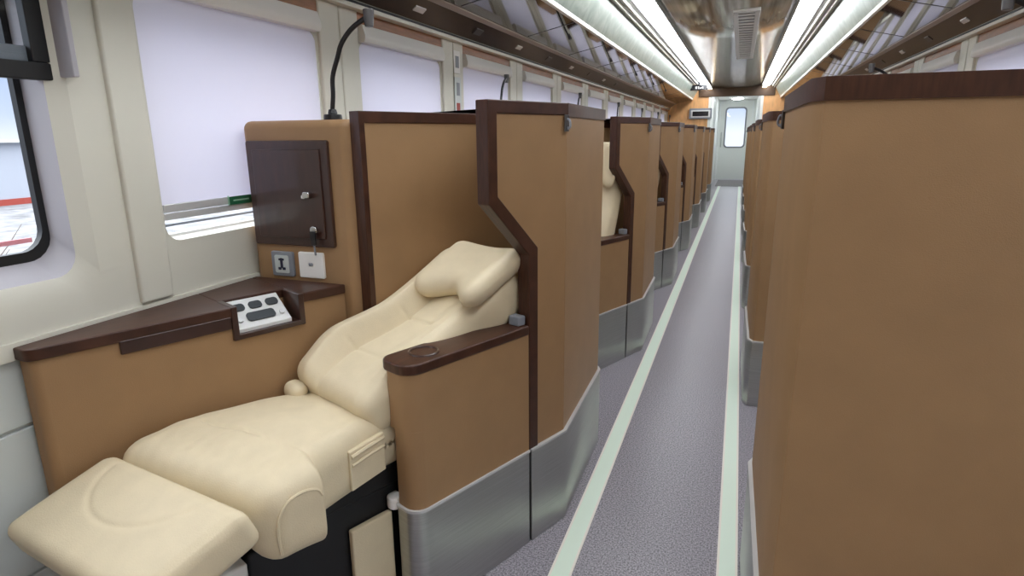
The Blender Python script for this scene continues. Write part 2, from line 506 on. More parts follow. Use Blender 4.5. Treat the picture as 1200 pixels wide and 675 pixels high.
KO = {0: 'nearest', 1: 'second', 2: 'third', 3: 'fourth', 4: 'fifth', 5: 'sixth', 6: 'seventh', 7: 'eighth', 8: 'ninth', 9: 'tenth', 10: 'eleventh', 11: 'twelfth'}
for X, sgn, side in ((XL, 1, 'left'), (XR, -1, 'right')):
    p = None
    for k in KS:
        if k in (-1, -2): continue
        lab = 'white roller blind in silver cassette, %s along the %s wall from the camera' % (KO[k], side)
        if k == 0 and side == 'left': lab = 'large white roller blind with green tag on its bar, beside the tan locker'
        if p is None:
            p = blind(X, sgn, lab); p.location.y = WY0+k*WP
            e = p
        else:
            e = dup(p, (X, WY0+k*WP, 1.1), 0, lab)
        if k == 0 and side == 'left': first_blind = e
# the green tag hangs only on the nearest blind (added after copying)
bar = [c for c in first_blind.children if c.name.startswith('bottom_bar')][0]
bm = bmesh.new(); box(bm, .0035, .0065, .245, .345, .088, .114); tg = link('tag', bm, M['green'], bar)
tg['label'] = 'green tag'
bm = bmesh.new(); box(bm, .0066, .0072, .238, .245, .088, .118); box(bm, .0066, .0072, .262, .33, .099, .1035)
link('tag_mark', bm, M['greenlight'], bar)

# ceiling
def strip_surface(bm, prof, y0, y1):
    A = [bm.verts.new((x, y0, z)) for x, z in prof]; B_ = [bm.verts.new((x, y1, z)) for x, z in prof]
    for a in range(len(prof)-1): bm.faces.new((A[a], A[a+1], B_[a+1], B_[a]))
bm = bmesh.new(); box(bm, XL-.1, XR+.1, Y0-.1, YB+.1, 2.52, 2.6); struct('ceiling', bm, M['wall'])
for sg in (-1, 1):                                   # marbled side panels from rack edge to lamp
    bm = bmesh.new(); c = [(.868, 2.115), (.77, 2.305), (.77, 2.52), (.90, 2.52), (.90, 2.115)]
    prism_ax(bm, [(XC+sg*a, z) for a, z in c], Y0, YB, 1)
    struct('trim_%d' % tn, bm, M['ceil'], bevel=.004); tn += 1
bm = bmesh.new()                                      # curved bronze middle
prof = []
for q in range(25):
    u = -1+2*q/24; x = u*.495
    z = 2.374-.058*(1-abs(u)**2.4)
    prof.append((XC+x, z))
strip_surface(bm, prof, Y0, YB)
for y in [Y0+1.2*j for j in range(1, 14)]:
    pass
o = struct('trim_%d' % tn, bm, M['center']); tn += 1
sol = o.modifiers.new('thick', 'SOLIDIFY'); sol.thickness = .01; sol.offset = 1

# ceiling lamps, racks
for sg, side in ((-1, 'left'), (1, 'right')):
    e = empty('ceiling_light', (XC+sg*.585, 6.4, 2.36), 0, 'long continuous white strip light running along the %s of the ceiling' % side, 'ceiling light', 'strip lights along the ceiling')
    off = (XC+sg*.585, 6.4, 2.36)
    bm = bmesh.new()
    prism_ax(bm, [(XC+sg*.585+a, z) for a, z in ((-.072, 2.385), (-.066, 2.356), (-.04, 2.344), (.04, 2.344), (.066, 2.356), (.072, 2.385))], -.3, YB-.01, 1)
    link('diffuser', bm, M['tube'], e, off=off)
    for a0, a1, m_, zb in ((.076, .112, 'greyrail', 2.35), (.113, .127, 'whitestrip', 2.325), (.128, .150, 'greyrail', 2.33), (.151, .163, 'whitestrip', 2.308), (.164, .183, 'greyrail', 2.312), (-.095, -.076, 'greyrail', 2.35)):
        bm = bmesh.new(); x0, x1 = sorted((XC+sg*(.585+a0), XC+sg*(.585+a1))); box(bm, x0, x1, Y0+.02, YB-.01, zb, 2.52)
        link('side_rail', bm, M[m_], e, off=off, bevel=.002)
    # overhead rack
    X = XL if sg < 0 else XR
    xe = XC+sg*.865
    e = empty('luggage_rack', (X, 6.4, 1.94), 0, 'glossy dark brown overhead luggage rack running along the %s wall' % side, 'luggage rack', 'overhead luggage racks')
    off = (X, 6.4, 1.94)
    KX, KZ = X-sg*.155, 2.022
    def P(t):
        x0 = X-sg*.045
        if t < .37: return (x0+(KX-x0)*t/.37, 1.935+(KZ-1.935)*t/.37)
        return (KX+(xe-KX)*(t-.37)/.63, KZ+(2.1-KZ)*(t-.37)/.63)
    def seg(t0, t1, th=.03, dz=0.):
        a, b = P(t0), P(t1); return [(a[0], a[1]+dz), (b[0], b[1]+dz), (b[0], b[1]+dz+th), (a[0], a[1]+dz+th)]
    bm = bmesh.new(); prism_ax(bm, seg(0, .335), Y0, YB-.01, 1); link('lower_panel', bm, M['rack'], e, off=off)
    bm = bmesh.new(); prism_ax(bm, seg(.335, .40, .035, -.008), Y0, YB-.01, 1); link('bronze_strip', bm, M['rackstrip'], e, off=off, bevel=.003)
    bm = bmesh.new(); prism_ax(bm, seg(.40, .97), Y0, YB-.01, 1)
    link('mirror_panel', bm, M['mirror'], e, off=off)
    bm = bmesh.new(); prism_ax(bm, seg(.965, 1.0, .05, -.004), Y0, YB-.01, 1); link('front_lip', bm, M['whitestrip'], e, off=off, bevel=.003)
    for j in range(14):
        y = Y0+.4+j*1.055
        p, q = P(.42), P(.95)
        bm = bmesh.new()
        prism_ax(bm, [(p[0], p[1]-.0015), (q[0], q[1]-.0015), (q[0], q[1]), (p[0], p[1])], y, y+.012, 1)
        link('panel_joint', bm, M['rack'], e, off=off)
    # reading spots in the dark panel
    for j, y in enumerate((2.05, 2.75, 3.45, 4.15, 4.85, 5.55, 6.25, 6.95, 7.65)):
        pc = P(.17); ex = P(.17)
        bm2 = bmesh.new()
        w = .035 if j % 2 else .05
        p, q = P(.17-w), P(.17+w)
        prism_ax(bm2, [(p[0], p[1]-.006), (q[0], q[1]-.006), (q[0], q[1]+.002), (p[0], p[1]+.002)], y-.05, y+.05, 1)
        link('spot_plate', bm2, M['silver'] if j % 2 else M['lampshell'], e, off=off, bevel=.002)

# air grille in the ceiling centre
gx = XC+.137
e = empty('air_grille', (gx, 7.4, 2.37), 0, 'white slatted air grille in the middle of the ceiling', 'air vent')
off = (gx, 7.4, 2.37)
bm = bmesh.new()
zg = 2.314
for x0, x1 in ((gx-.10, gx-.062), (gx+.062, gx+.10)): box(bm, x0, x1, 5.4, 8.65, zg-.012, zg+.03)
for y0, y1 in ((5.36, 5.44), (8.61, 8.69)): box(bm, gx-.10, gx+.10, y0, y1, zg-.012, zg+.03)
link('frame', bm, M['white'], e, off=off, bevel=.003)
bm = bmesh.new(); box(bm, gx-.065, gx+.065, 5.4, 8.65, zg-.004, zg+.0); link('backing', bm, M['blackp'], e, off=off)
y = 5.50
while y < 8.55:
    bm = bmesh.new(); box(bm, gx-.063, gx+.063, y, y+.075, zg-.010, zg-.004); link('slat', bm, M['white'], e, off=off); y += .15

# far bulkhead with its opening, vestibule and end door
OX0, OX1, OZ = -.665, .35, 2.15
bm = bmesh.new(); box(bm, XL-.1, OX0, YB, YB+.08, 0, 2.6); box(bm, OX1, XR+.1, YB, YB+.08, 0, 2.6)
struct('wall_back', bm, M['orange'])
bm = bmesh.new(); box(bm, OX0-.25, OX1+.25, YB-.03, YB+.08, OZ, 2.6); struct('trim_%d' % tn, bm, M['gold'], bevel=.005); tn += 1
bm = bmesh.new()
for x0, x1 in ((OX0-.04, OX0+.02), (OX1-.02, OX1+.04)): box(bm, x0, x1, YB-.02, YB+.1, 0, OZ)
struct('trim_%d' % tn, bm, M['doorwhite'], bevel=.006); tn += 1
bm = bmesh.new(); box(bm, OX0-.12, OX0-.02, YB+.08, YE+.1, 0, 2.5); struct('wall_corridor_left', bm, M['doorwhite'])
bm = bmesh.new(); box(bm, OX1+.02, OX1+.12, YB+.08, YE+.1, 0, 2.5); struct('wall_corridor_right', bm, M['doorwhite'])
bm = bmesh.new(); box(bm, OX0-.1, OX1+.1, YB+.08, YE+.1, 2.35, 2.45); struct('ceiling_corridor', bm, M['white'])
DX0, DX1 = -.64, .29
bm = bmesh.new()
for q in ((OX0-.1, DX0, 0, 2.5), (DX1, OX1+.1, 0, 2.5), (DX0, DX1, 2.3, 2.5)): box(bm, q[0], q[1], YE, YE+.1, q[2], q[3])
struct('wall_end', bm, M['doorwhite'])
bm = bmesh.new()
WX0, WX1, wz0, wz1 = -.46, .10, .98, 2.12
o_ = [(DX0+.005, .005), (DX1-.005, .005), (DX1-.005, 2.295), (DX0+.005, 2.295)]
hole = rrect((WX0+WX1)/2, (wz0+wz1)/2, WX1-WX0, wz1-wz0, .08, 5)
for q in ((DX0+.005, WX0, .005, 2.295), (WX1, DX1-.005, .005, 2.295), (WX0, WX1, .005, wz0), (WX0, WX1, wz1, 2.295)): box(bm, q[0], q[1], YE+.01, YE+.05, q[2], q[3])
dr = struct('door_1', bm, M['doorwhite'])
bm = bmesh.new()
i2 = rrect((WX0+WX1)/2, (wz0+wz1)/2, WX1-WX0-.03, wz1-wz0-.03, .08, 5); o2 = rrect((WX0+WX1)/2, (wz0+wz1)/2, WX1-WX0+.05, wz1-wz0+.05, .1, 5)
for y in (YE-.004, YE+.012):
    pass
A = [[bm.verts.new((p[0], y, p[1])) for p in L] for y in (YE-.006, YE+.012) for L in (o2, i2)]; N = len(o2)
for a in range(N):
    b = (a+1) % N
    bm.faces.new((A[0][a], A[0][b], A[1][b], A[1][a])); bm.faces.new((A[2][a], A[2][b], A[3][b], A[3][a]))
    bm.faces.new((A[0][a], A[0][b], A[2][b], A[2][a])); bm.faces.new((A[1][a], A[1][b], A[3][b], A[3][a]))
link('window_gasket', bm, M['greyp'], dr)
bm = bmesh.new(); bm.faces.new([bm.verts.new((x, YE+.03, z)) for x, z in ((WX0, wz0), (WX1, wz0), (WX1, wz1), (WX0, wz1))]); link('door_glass', bm, M['glass'], dr)
bm = bmesh.new(); tube(bm, smooth_pts([(WX0-.10, YE+.01, 1.0), (WX0-.10, YE-.05, 1.02), (WX0-.10, YE-.05, 1.38), (WX0-.10, YE+.01, 1.40)], 5), .014); link('door_handle', bm, M['chrome'], dr)
bm = bmesh.new(); box(bm, -.56, .27, YE-2.6, YE-.25, 0, .006)
tag(link('floor_mat', bm, M['mat'], bevel=.002), 'grey floor mat lying before the white end door', 'mat')
for yy, lab in ((YB+1.5, 'added round fill lamp just past the wooden bulkhead'), (YE-1.3, 'added round fill lamp close to the end door')):
    e = empty('corridor_fill', (-.16, yy, 2.345), 0, lab, 'fill lamp')  # fill lamps added to brighten the white corridor walls
    bm = bmesh.new(); cyl(bm, (0, 0), .17, .17, -.012, .004, 28); torus(bm, (0, 0, -.008), .17, .014); link('rim', bm, M['white'], e)
    bm = bmesh.new(); cyl(bm, (0, 0), .12, .15, -.04, -.013, 28); link('lens', bm, M['vest'], e)
# display and LED sign on the bulkhead
e = empty('information_display', (-.857, YB-.03, 1.81), 0, 'small wide screen in a pale frame on the honey wood bulkhead', 'screen')
bm = bmesh.new(); prism_ax(bm, rrect(0, 0, .47, .22, .02), -.02, .03, 1); link('frame', bm, M['greyp'], e, bevel=.004)
bm = bmesh.new(); prism_ax(bm, rrect(0, -.005, .40, .15, .01), -.03, -.019, 1); link('bezel', bm, M['silver'], e, bevel=.002)
bm = bmesh.new(); box(bm, -.165, .165, -.034, -.029, -.055, .045); link('screen', bm, M['screen'], e)
e = empty('led_sign', (-.83, YB-1.5, 2.245), 0, 'small dark sign box with white marks under the ceiling before the left bulkhead', 'sign')
bm = bmesh.new(); box(bm, -.155, .155, -.06, .055, -.05, .05); link('housing', bm, M['screen'], e, bevel=.006)
bm = bmesh.new()
for x0, x1, z0, z1 in ((-.06, -.03, -.02, .02), (-.01, .01, -.02, .02), (.03, .05, -.02, .0), (.065, .085, -.02, .02)): box(bm, x0, x1, -.063, -.058, z0, z1)
link('marks', bm, M['white'], e)
bm = bmesh.new(); box(bm, -.02, .02, -.02, .02, .05, .26); link('bracket', bm, M['blackp'], e)
# warm spot lamps under the header
for x, lab in ((OX0-.02, 'small warm spot lamp under the header, left of the opening'), (OX1+.03, 'small warm spot lamp under the header, right of the opening')):
    e = empty('spot_lamp', (x, YB-.16, 2.33), 0, lab, 'spot lamp')
    bm = bmesh.new(); cyl(bm, (0, 0), .05, .05, -.02, .19, 20); link('housing', bm, M['white'], e)
    bm = bmesh.new(); cyl(bm, (0, 0), .04, .04, -.026, -.0205, 20); link('bulb', bm, M['spot'], e)
# bulkhead behind the camera
bm = bmesh.new(); box(bm, XL-.1, XR+.1, Y0-.1, Y0, 0, 2.6); struct('wall_front', bm, M['orange'])

# sign plates on the posts
def sign(y, lab):
    e = empty('notice_plate', (XL+.0145, y, 1.60), 0, lab, 'sign', 'notices on the window posts')
    bm = bmesh.new(); box(bm, 0, .004, -.04, .04, .14, .26); link('upper_plate', bm, M['white'], e, bevel=.001)
    bm = bmesh.new(); box(bm, .0041, .0052, -.022, .022, .17, .232); link('pictogram', bm, M['greyp'], e)
    bm = bmesh.new(); box(bm, 0, .006, -.042, .042, -.17, .12); link('lower_plate', bm, M['wallgrey'], e, bevel=.001)
    bm = bmesh.new(); box(bm, .0061, .0072, -.025, .02, -.08, -.02); link('red_mark', bm, M['redmark'], e)
    for z0, z1 in ((.02, .09), (-.15, -.10)):
        bm = bmesh.new(); box(bm, .0061, .0072, -.02, .02, z0, z1); link('dark_mark', bm, M['greyp'], e)
sign(3.315, 'pale notice plates stacked on the post between the third and second blinds')

# ------------------------------------------------------------------ the pods
ZT, ZK = 1.497, .355                        # top of partitions, top of steel plinth
C = (0., .188)
F = w2pod(-.532, 2.59); RC = w2pod(-.552, 2.63); RW = w2pod(-1.535, 2.63)
path = [(0., .0), C, F, RC, RW]             # outer plan path; inside lies to the left

class Pod:
    def __init__(s, name, label, cat, base, group):
        s.base = base; loc, rz = place(0, *base)
        s.e = empty(name, loc, rz, label, cat, group)
    def part(s, name, bm, m, parent=None, **k):
        return link(name, bm, m, parent if parent is not None else s.e, off=(s.base[0], s.base[1], 0), **k)

# --- partition shell
G = 'tan seat partitions along the aisle'
pp = Pod('seat_partition', 'tan leather partition with stepped dark wood edge, nearest on the left of the aisle', 'partition', (0., .19), G)
TH = .05
bm = bmesh.new()      # aisle face with the stepped front edge
prof = [(0.0, ZK), (0.0, 1.035), (-.172, 1.207), (-.172, ZT-.02), (.186, ZT-.02), (.186, ZK)]
prism_ax(bm, prof, -.045, -.004, 0)
pp.part('aisle_panel', bm, M['tan'], bevel=.003)
bm = bmesh.new()      # dark trim that follows the edge
outer = [(-.004, ZK), (-.004, 1.033), (-.178, 1.205), (-.178, ZT), (.190, ZT)]
inner = [(.040, ZK), (.040, 1.052), (-.140, 1.226), (-.140, ZT-.038), (.190, ZT-.038)]
prism_ax(bm, outer+inner[::-1], -.0495, 0.0005, 0)
pp.part('edge_trim', bm, M['wood'], bevel=.004, seg=3)
bm = bmesh.new()      # facet beside the aisle, corner and rear wall in one upholstered skin
ribbon(bm, [C, F, RC, RW], .004, TH, ZK, ZT-.03)
pp.part('shell_panel', bm, M['tan'], bevel=.006, seg=3)
bm = bmesh.new(); ribbon(bm, [C, F, RC, RW], -.001, TH+.005, ZT-.042, ZT); pp.part('top_trim', bm, M['wood'], bevel=.005, seg=3)
bm = bmesh.new(); ribbon(bm, path, -.006, .03, 0, ZK); pp.part('kick_plate', bm, M['steel'], bevel=.003)
bm = bmesh.new(); ribbon(bm, path, -.008, .004, ZK-.004, ZK+.004); pp.part('plinth_strip', bm, M['silver'])
# window side panel, curving into the rear wall
T0, T1 = -.433, -.390
s_end = .56
cx = -.30
def wp(t):                                  # plan path of the inner face
    pts = [(T1, -.322), (T1, .45)]
    for q in range(1, 9):
        a = q/8*R(66); pts.append((T1+.16*(1-math.cos(a)), .45+.16*math.sin(a)*1.0))
    return pts
wpath = wp(0)
wpath = [p for p in wpath]
endp = w2pod(-.68, 2.572)
wpath.append(endp)
bm = bmesh.new(); ribbon(bm, wpath, 0., T1-T0, 0.02, ZT-.055)
pp.part('window_side_panel', bm, M['tan'], bevel=.003)
bm = bmesh.new(); ribbon(bm, wpath, -.004, T1-T0+.004, ZT-.057, ZT-.022)
box(bm, T0-.004, T1+.004, -.338, -.318, .02, ZT-.022)
pp.part('panel_trim', bm, M['wood'], bevel=.004, seg=3)
# coat hook at the corner under the top trim
bm = bmesh.new(); box(bm, .001, .006, .166, .188, ZT-.088, ZT-.036); hk = pp.part('hook_plate', bm, M['lampshell'], bevel=.002)
bm = bmesh.new(); tube(bm, smooth_pts([(.005, .177, ZT-.05), (.015, .177, ZT-.053), (.018, .177, ZT-.072), (.010, .177, ZT-.080), (.010, .177, ZT-.073)], 5), .0035); pp.part('hook', bm, M['greyp'], hk)

# --- armrest
G2 = 'aisle armrests in front of the partitions'
ar = Pod('armrest', 'wide tan armrest with dark wood top and cup ring beside the cream recliner', 'armrest', (-.06, -.25), G2)
bm = bmesh.new(); prism(bm, fillet([(-.12, -.498), (0, -.498), (0, -.008), (-.12, -.008)], [.035, .05, 0, 0], 7), .60, .772)
prism(bm, fillet([(-.096, -.494), (0, -.498), (0, -.008), (-.096, -.008)], [.025, .05, 0, 0], 7), ZK-.01, .601)
ar.part('body', bm, M['tan'])
bm = bmesh.new(); prism(bm, fillet([(-.126, -.507), (.005, -.507), (.005, -.009), (-.175, -.009), (-.126, -.06)], [.04, .055, 0, .01, .02], 8), .772, .803)
tp = ar.part('top', bm, M['wood'], bevel=.006, seg=3)
bm = bmesh.new(); torus(bm, (-.064, -.39, .8026), .041, .0045); ar.part('cup_ring', bm, M['wooddoor'], tp)
bm = bmesh.new(); prism(bm, fillet([(-.098, -.50), (.004, -.503), (.004, -.009), (-.098, -.009)], [.028, .052, 0, 0], 7), 0, ZK); ar.part('kick_plate', bm, M['steel'], bevel=.003)
bm = bmesh.new(); prism(bm, fillet([(-.101, -.503), (.006, -.506), (.006, -.009), (-.101, -.009)], [.028, .052, 0, 0], 7), ZK-.004, ZK+.004); ar.part('plinth_strip', bm, M['silver'])
bm = bmesh.new(); prism(bm, fillet([(-.055, -.045), (-.01, -.045), (-.01, -.010), (-.055, -.010)], .006), .803, .835); br = ar.part('bracket', bm, M['greyp'], bevel=.005)
br['label'] = 'grey plastic bracket'
bm = bmesh.new(); prism(bm, fillet([(-.128, -.512), (-.085, -.512), (-.085, -.47), (-.128, -.47)], [.018, .018, .005, .005]), .335, .372)
cp = ar.part('edge_cap', bm, M['white'], bevel=.004); cp['label'] = 'white plastic cap'

# --- side console
G3 = 'tan consoles under the left windows'
cb = w2pod(-1.5, 1.25)
co = Pod('side_console', 'long tan console with dark wood top and control panel beside the cream recliner', 'console', cb, G3)
cpoly = [w2pod(-1.535, .86), w2pod(-1.478, .86), (-.473, -.376), w2pod(-1.16, 1.624), w2pod(-1.535, 1.624)]
def clipped(d, tcut=None):
    return fillet([w2pod(-1.535, .86-d), (-.47+d, -1.207-d), (-.47+d, -.381), w2pod(-1.535, 1.622)], [0, .025, .0, 0], 6)
# body, lower part whole; upper part notched for the control panel
bm = bmesh.new(); prism(bm, clipped(0), 0, .845)
S0, S1 = -.745, -.535
def wallpt(s, x=-1.535):                    # pod point on the wall line at a given s
    # solve x = BX + t*NX0 + s*AX0
    return ((x-BX-s*AX[0])/NX[0], s)
pa = fillet([w2pod(-1.535, .86), (-.47, -1.207), (-.47, S0), wallpt(S0)], [0, .025, 0, 0], 6)
prism(bm, pa, .845, .908)
pb = [wallpt(S1), (-.47, S1), (-.47, -.381), w2pod(-1.535, 1.622)]
prism(bm, pb, .845, .908)
pcut = [wallpt(S0), (-.565, S0), (-.565, S1), wallpt(S1)]
prism(bm, pcut, .845, .908)
co.part('body', bm, M['tan'])
bm = bmesh.new()
pa2 = fillet([w2pod(-1.54, .853), (-.463, -1.214), (-.463, S0), wallpt(S0)], [0, .028, 0, 0], 6)
prism(bm, pa2, .906, .936)
pb2 = [wallpt(S1), (-.463, S1), (-.463, -.380), w2pod(-1.535, 1.625)]
prism(bm, pb2, .906, .936)
prism(bm, pcut, .906, .936)
tpc = co.part('top', bm, M['wood'], bevel=.004, seg=3)
bm = bmesh.new(); prism_ax(bm, [(-1.03, .874), (-.752, .874), (-.752, .910), (-1.03, .910)], -.473, -.462, 0)
co.part('tray_slot', bm, M['wooddoor'], bevel=.003)
bm = bmesh.new()      # dark frame round the control recess
for a, b, z0, z1 in ((S0-.006, S0+.012, .838, .938), (S1-.012, S1+.006, .838, .936), (S0, S1, .838, .854)): prism_ax(bm, [(a, z0), (b, z0), (b, z1), (a, z1)], -.56, -.460, 0)
co.part('control_recess', bm, M['wooddoor'], bevel=.003)
bm = bmesh.new(); pq = [(-.474, .852), (-.474, .864), (-.562, .930), (-.562, .852)]
prism_ax(bm, pq, S0+.014, S1-.032, 1)
cpn = co.part('control_panel', bm, M['panelsilver'], bevel=.002)
def on_panel(u, v):                         # u along s, v up the slope
    return (-.474-.088*v, u, .864+.066*v)
def button(u0, u1, v0, v1):
    bm = bmesh.new(); poly = rrect((u0+u1)/2, (v0+v1)/2*.11, u1-u0, (v1-v0)*.11, .010, 5)
    vs = [];
    for lift in (0., .006):
        vs.append([])
        for (u, w) in poly:
            p = Vector(on_panel(u, w/.11)); vs[-1].append(bm.verts.new(p+Vector((.6*lift, 0, .8*lift))))
    A, B_ = vs
    bm.faces.new(A[::-1]); bm.faces.new(B_)
    for k in range(len(A)): bm.faces.new((A[k], A[(k+1) % len(A)], B_[(k+1) % len(A)], B_[k]))
    return bm
w_ = S1-.032-(S0+.014); u_ = S0+.014
for u0, u1, v0, v1 in ((.08, .30, .58, .82), (.38, .62, .58, .82), (.70, .93, .58, .82), (.24, .76, .17, .46)):
    co.part('button', button(u_+w_*u0, u_+w_*u1, v0, v1), M['button'], cpn, bevel=.0015)
co.part('round_button', button(u_+w_*.84, u_+w_*.94, .2, .36), M['silver'], cpn, bevel=.0015)
co.part('round_button', button(u_+w_*.06, u_+w_*.16, .2, .36), M['silver'], cpn, bevel=.0015)

# --- locker
G4 = 'tan lockers by the left windows'
lbase = w2pod(-1.34, 1.75)
lo = Pod('storage_locker', 'tan locker with dark wood door, lock and sockets beside the nearest left window', 'locker', lbase, G4)
def W(pts): return [w2pod(*p) for p in pts]
ZL = 1.452
bm = bmesh.new()
P3 = (T0-.006, -.30); P4 = (T0-.006, .14)
lpoly = [w2pod(-1.535, 1.629), w2pod(-1.135, 1.629), P3, P4, w2pod(-1.535, pod2w(*P4)[1])]
# body: extrude the plan up and round the top edges with a bevel
prism(bm, lpoly, 0, ZL)
lo.part('body', bm, M['tan'], bevel=.026, seg=5)
def front(name, poly, d0, d1, m, parent=None, **k):      # polygon in world x,z on the locker's front face, thickness in -y
    bm = bmesh.new(); vs = []
    for d in (d0, d1):
        L = []
        for x, z in poly:
            t, s = w2pod(x, 1.629-d); L.append(bm.verts.new((t, s, z)))
        vs.append(L)
    A, B_ = vs
    bm.faces.new(A[::-1]); bm.faces.new(B_)
    for k2 in range(len(A)): bm.faces.new((A[k2], A[(k2+1) % len(A)], B_[(k2+1) % len(A)], B_[k2]))
    return lo.part(name, bm, m, parent, **k)
bm = bmesh.new()
fx0, fx1, fz0, fz1 = -1.513, -1.197, 1.053, 1.39
fr = front('door_frame', rrect((fx0+fx1)/2, (fz0+fz1)/2, fx1-fx0, fz1-fz0, .008), -.004, .012, M['wooddoor'], bevel=.004, seg=3)
dr2 = front('door', rrect((fx0+fx1)/2, (fz0+fz1)/2, fx1-fx0-.055, fz1-fz0-.055, .004), .0125, .018, M['wooddoor'], bevel=.003)
front('lock', rrect(-1.272, 1.222, .026, .022, .008), .0185, .040, M['chrome'], dr2, bevel=.004)
front('lock_tab', rrect(-1.288, 1.216, .014, .012, .004), .0185, .032, M['white'], dr2, bevel=.002)
front('keyhole', rrect(-1.262, 1.110, .026, .026, .012), .0185, .030, M['chrome'], dr2, bevel=.003)
front('key', fillet([(-1.272, 1.108), (-1.268, 1.065), (-1.252, 1.06), (-1.250, 1.108)], .005), .031, .036, M['blackp'], dr2)
front('key_chain', fillet([(-1.263, 1.066), (-1.260, 1.030), (-1.256, 1.030), (-1.257, 1.066)], .001), .030, .034, M['greyp'], dr2)
s1 = front('socket_plate', rrect(-1.413, .988, .088, .084, .006), -.002, .010, M['greyp'], bevel=.003)
front('socket_inlay', rrect(-1.413, .988, .056, .060, .006), .0102, .013, M['wallgrey'], s1)
for p in (rrect(-1.413, .992, .010, .034, .003), rrect(-1.413, 1.004, .022, .007, .002), rrect(-1.4215, .973, .012, .009, .002), rrect(-1.4045, .973, .012, .009, .002)): front('socket_hole', p, .0132, .0145, M['navy'], s1)
s2 = front('white_socket', rrect(-1.297, .990, .098, .086, .005), -.002, .010, M['white'], bevel=.003); s2['label'] = 'white socket plate'
for p in (rrect(-1.297, .993, .016, .010, .003),): front('socket_hole', p, .0102, .0115, M['greyp'], s2)

# --- reading lamp on the locker
G5 = 'black gooseneck lamps on the lockers'
lm = Pod('reading_lamp', 'black gooseneck lamp standing on top of the nearest left locker', 'lamp', w2pod(-1.239, 1.72), G5)
t_, s_ = w2pod(-1.239, 1.72)
bm = bmesh.new(); cyl(bm, (t_, s_), .030, .028, ZL, ZL+.018, 20); cyl(bm, (t_, s_), .016, .012, ZL+.018, ZL+.034, 16); lm.part('base', bm, M['blackp'], bevel=.003)
gp = [(-1.239, 1.72, ZL+.03), (-1.232, 1.72, 1.53), (-1.228, 1.72, 1.585), (-1.205, 1.72, 1.64), (-1.19, 1.72, 1.675), (-1.165, 1.72, 1.705), (-1.135, 1.72, 1.728), (-1.095, 1.72, 1.748)]
bm = bmesh.new(); tube(bm, smooth_pts([(*w2pod(x, y), z) for x, y, z in gp], 6), .0075, 10); lm.part('gooseneck', bm, M['blackp'])
bm = bmesh.new(); cyl(bm, w2pod(-1.083, 1.72), .013, .017, 1.722, 1.772, 18); hd = lm.part('lamp_head', bm, M['lampshell'], bevel=.003)

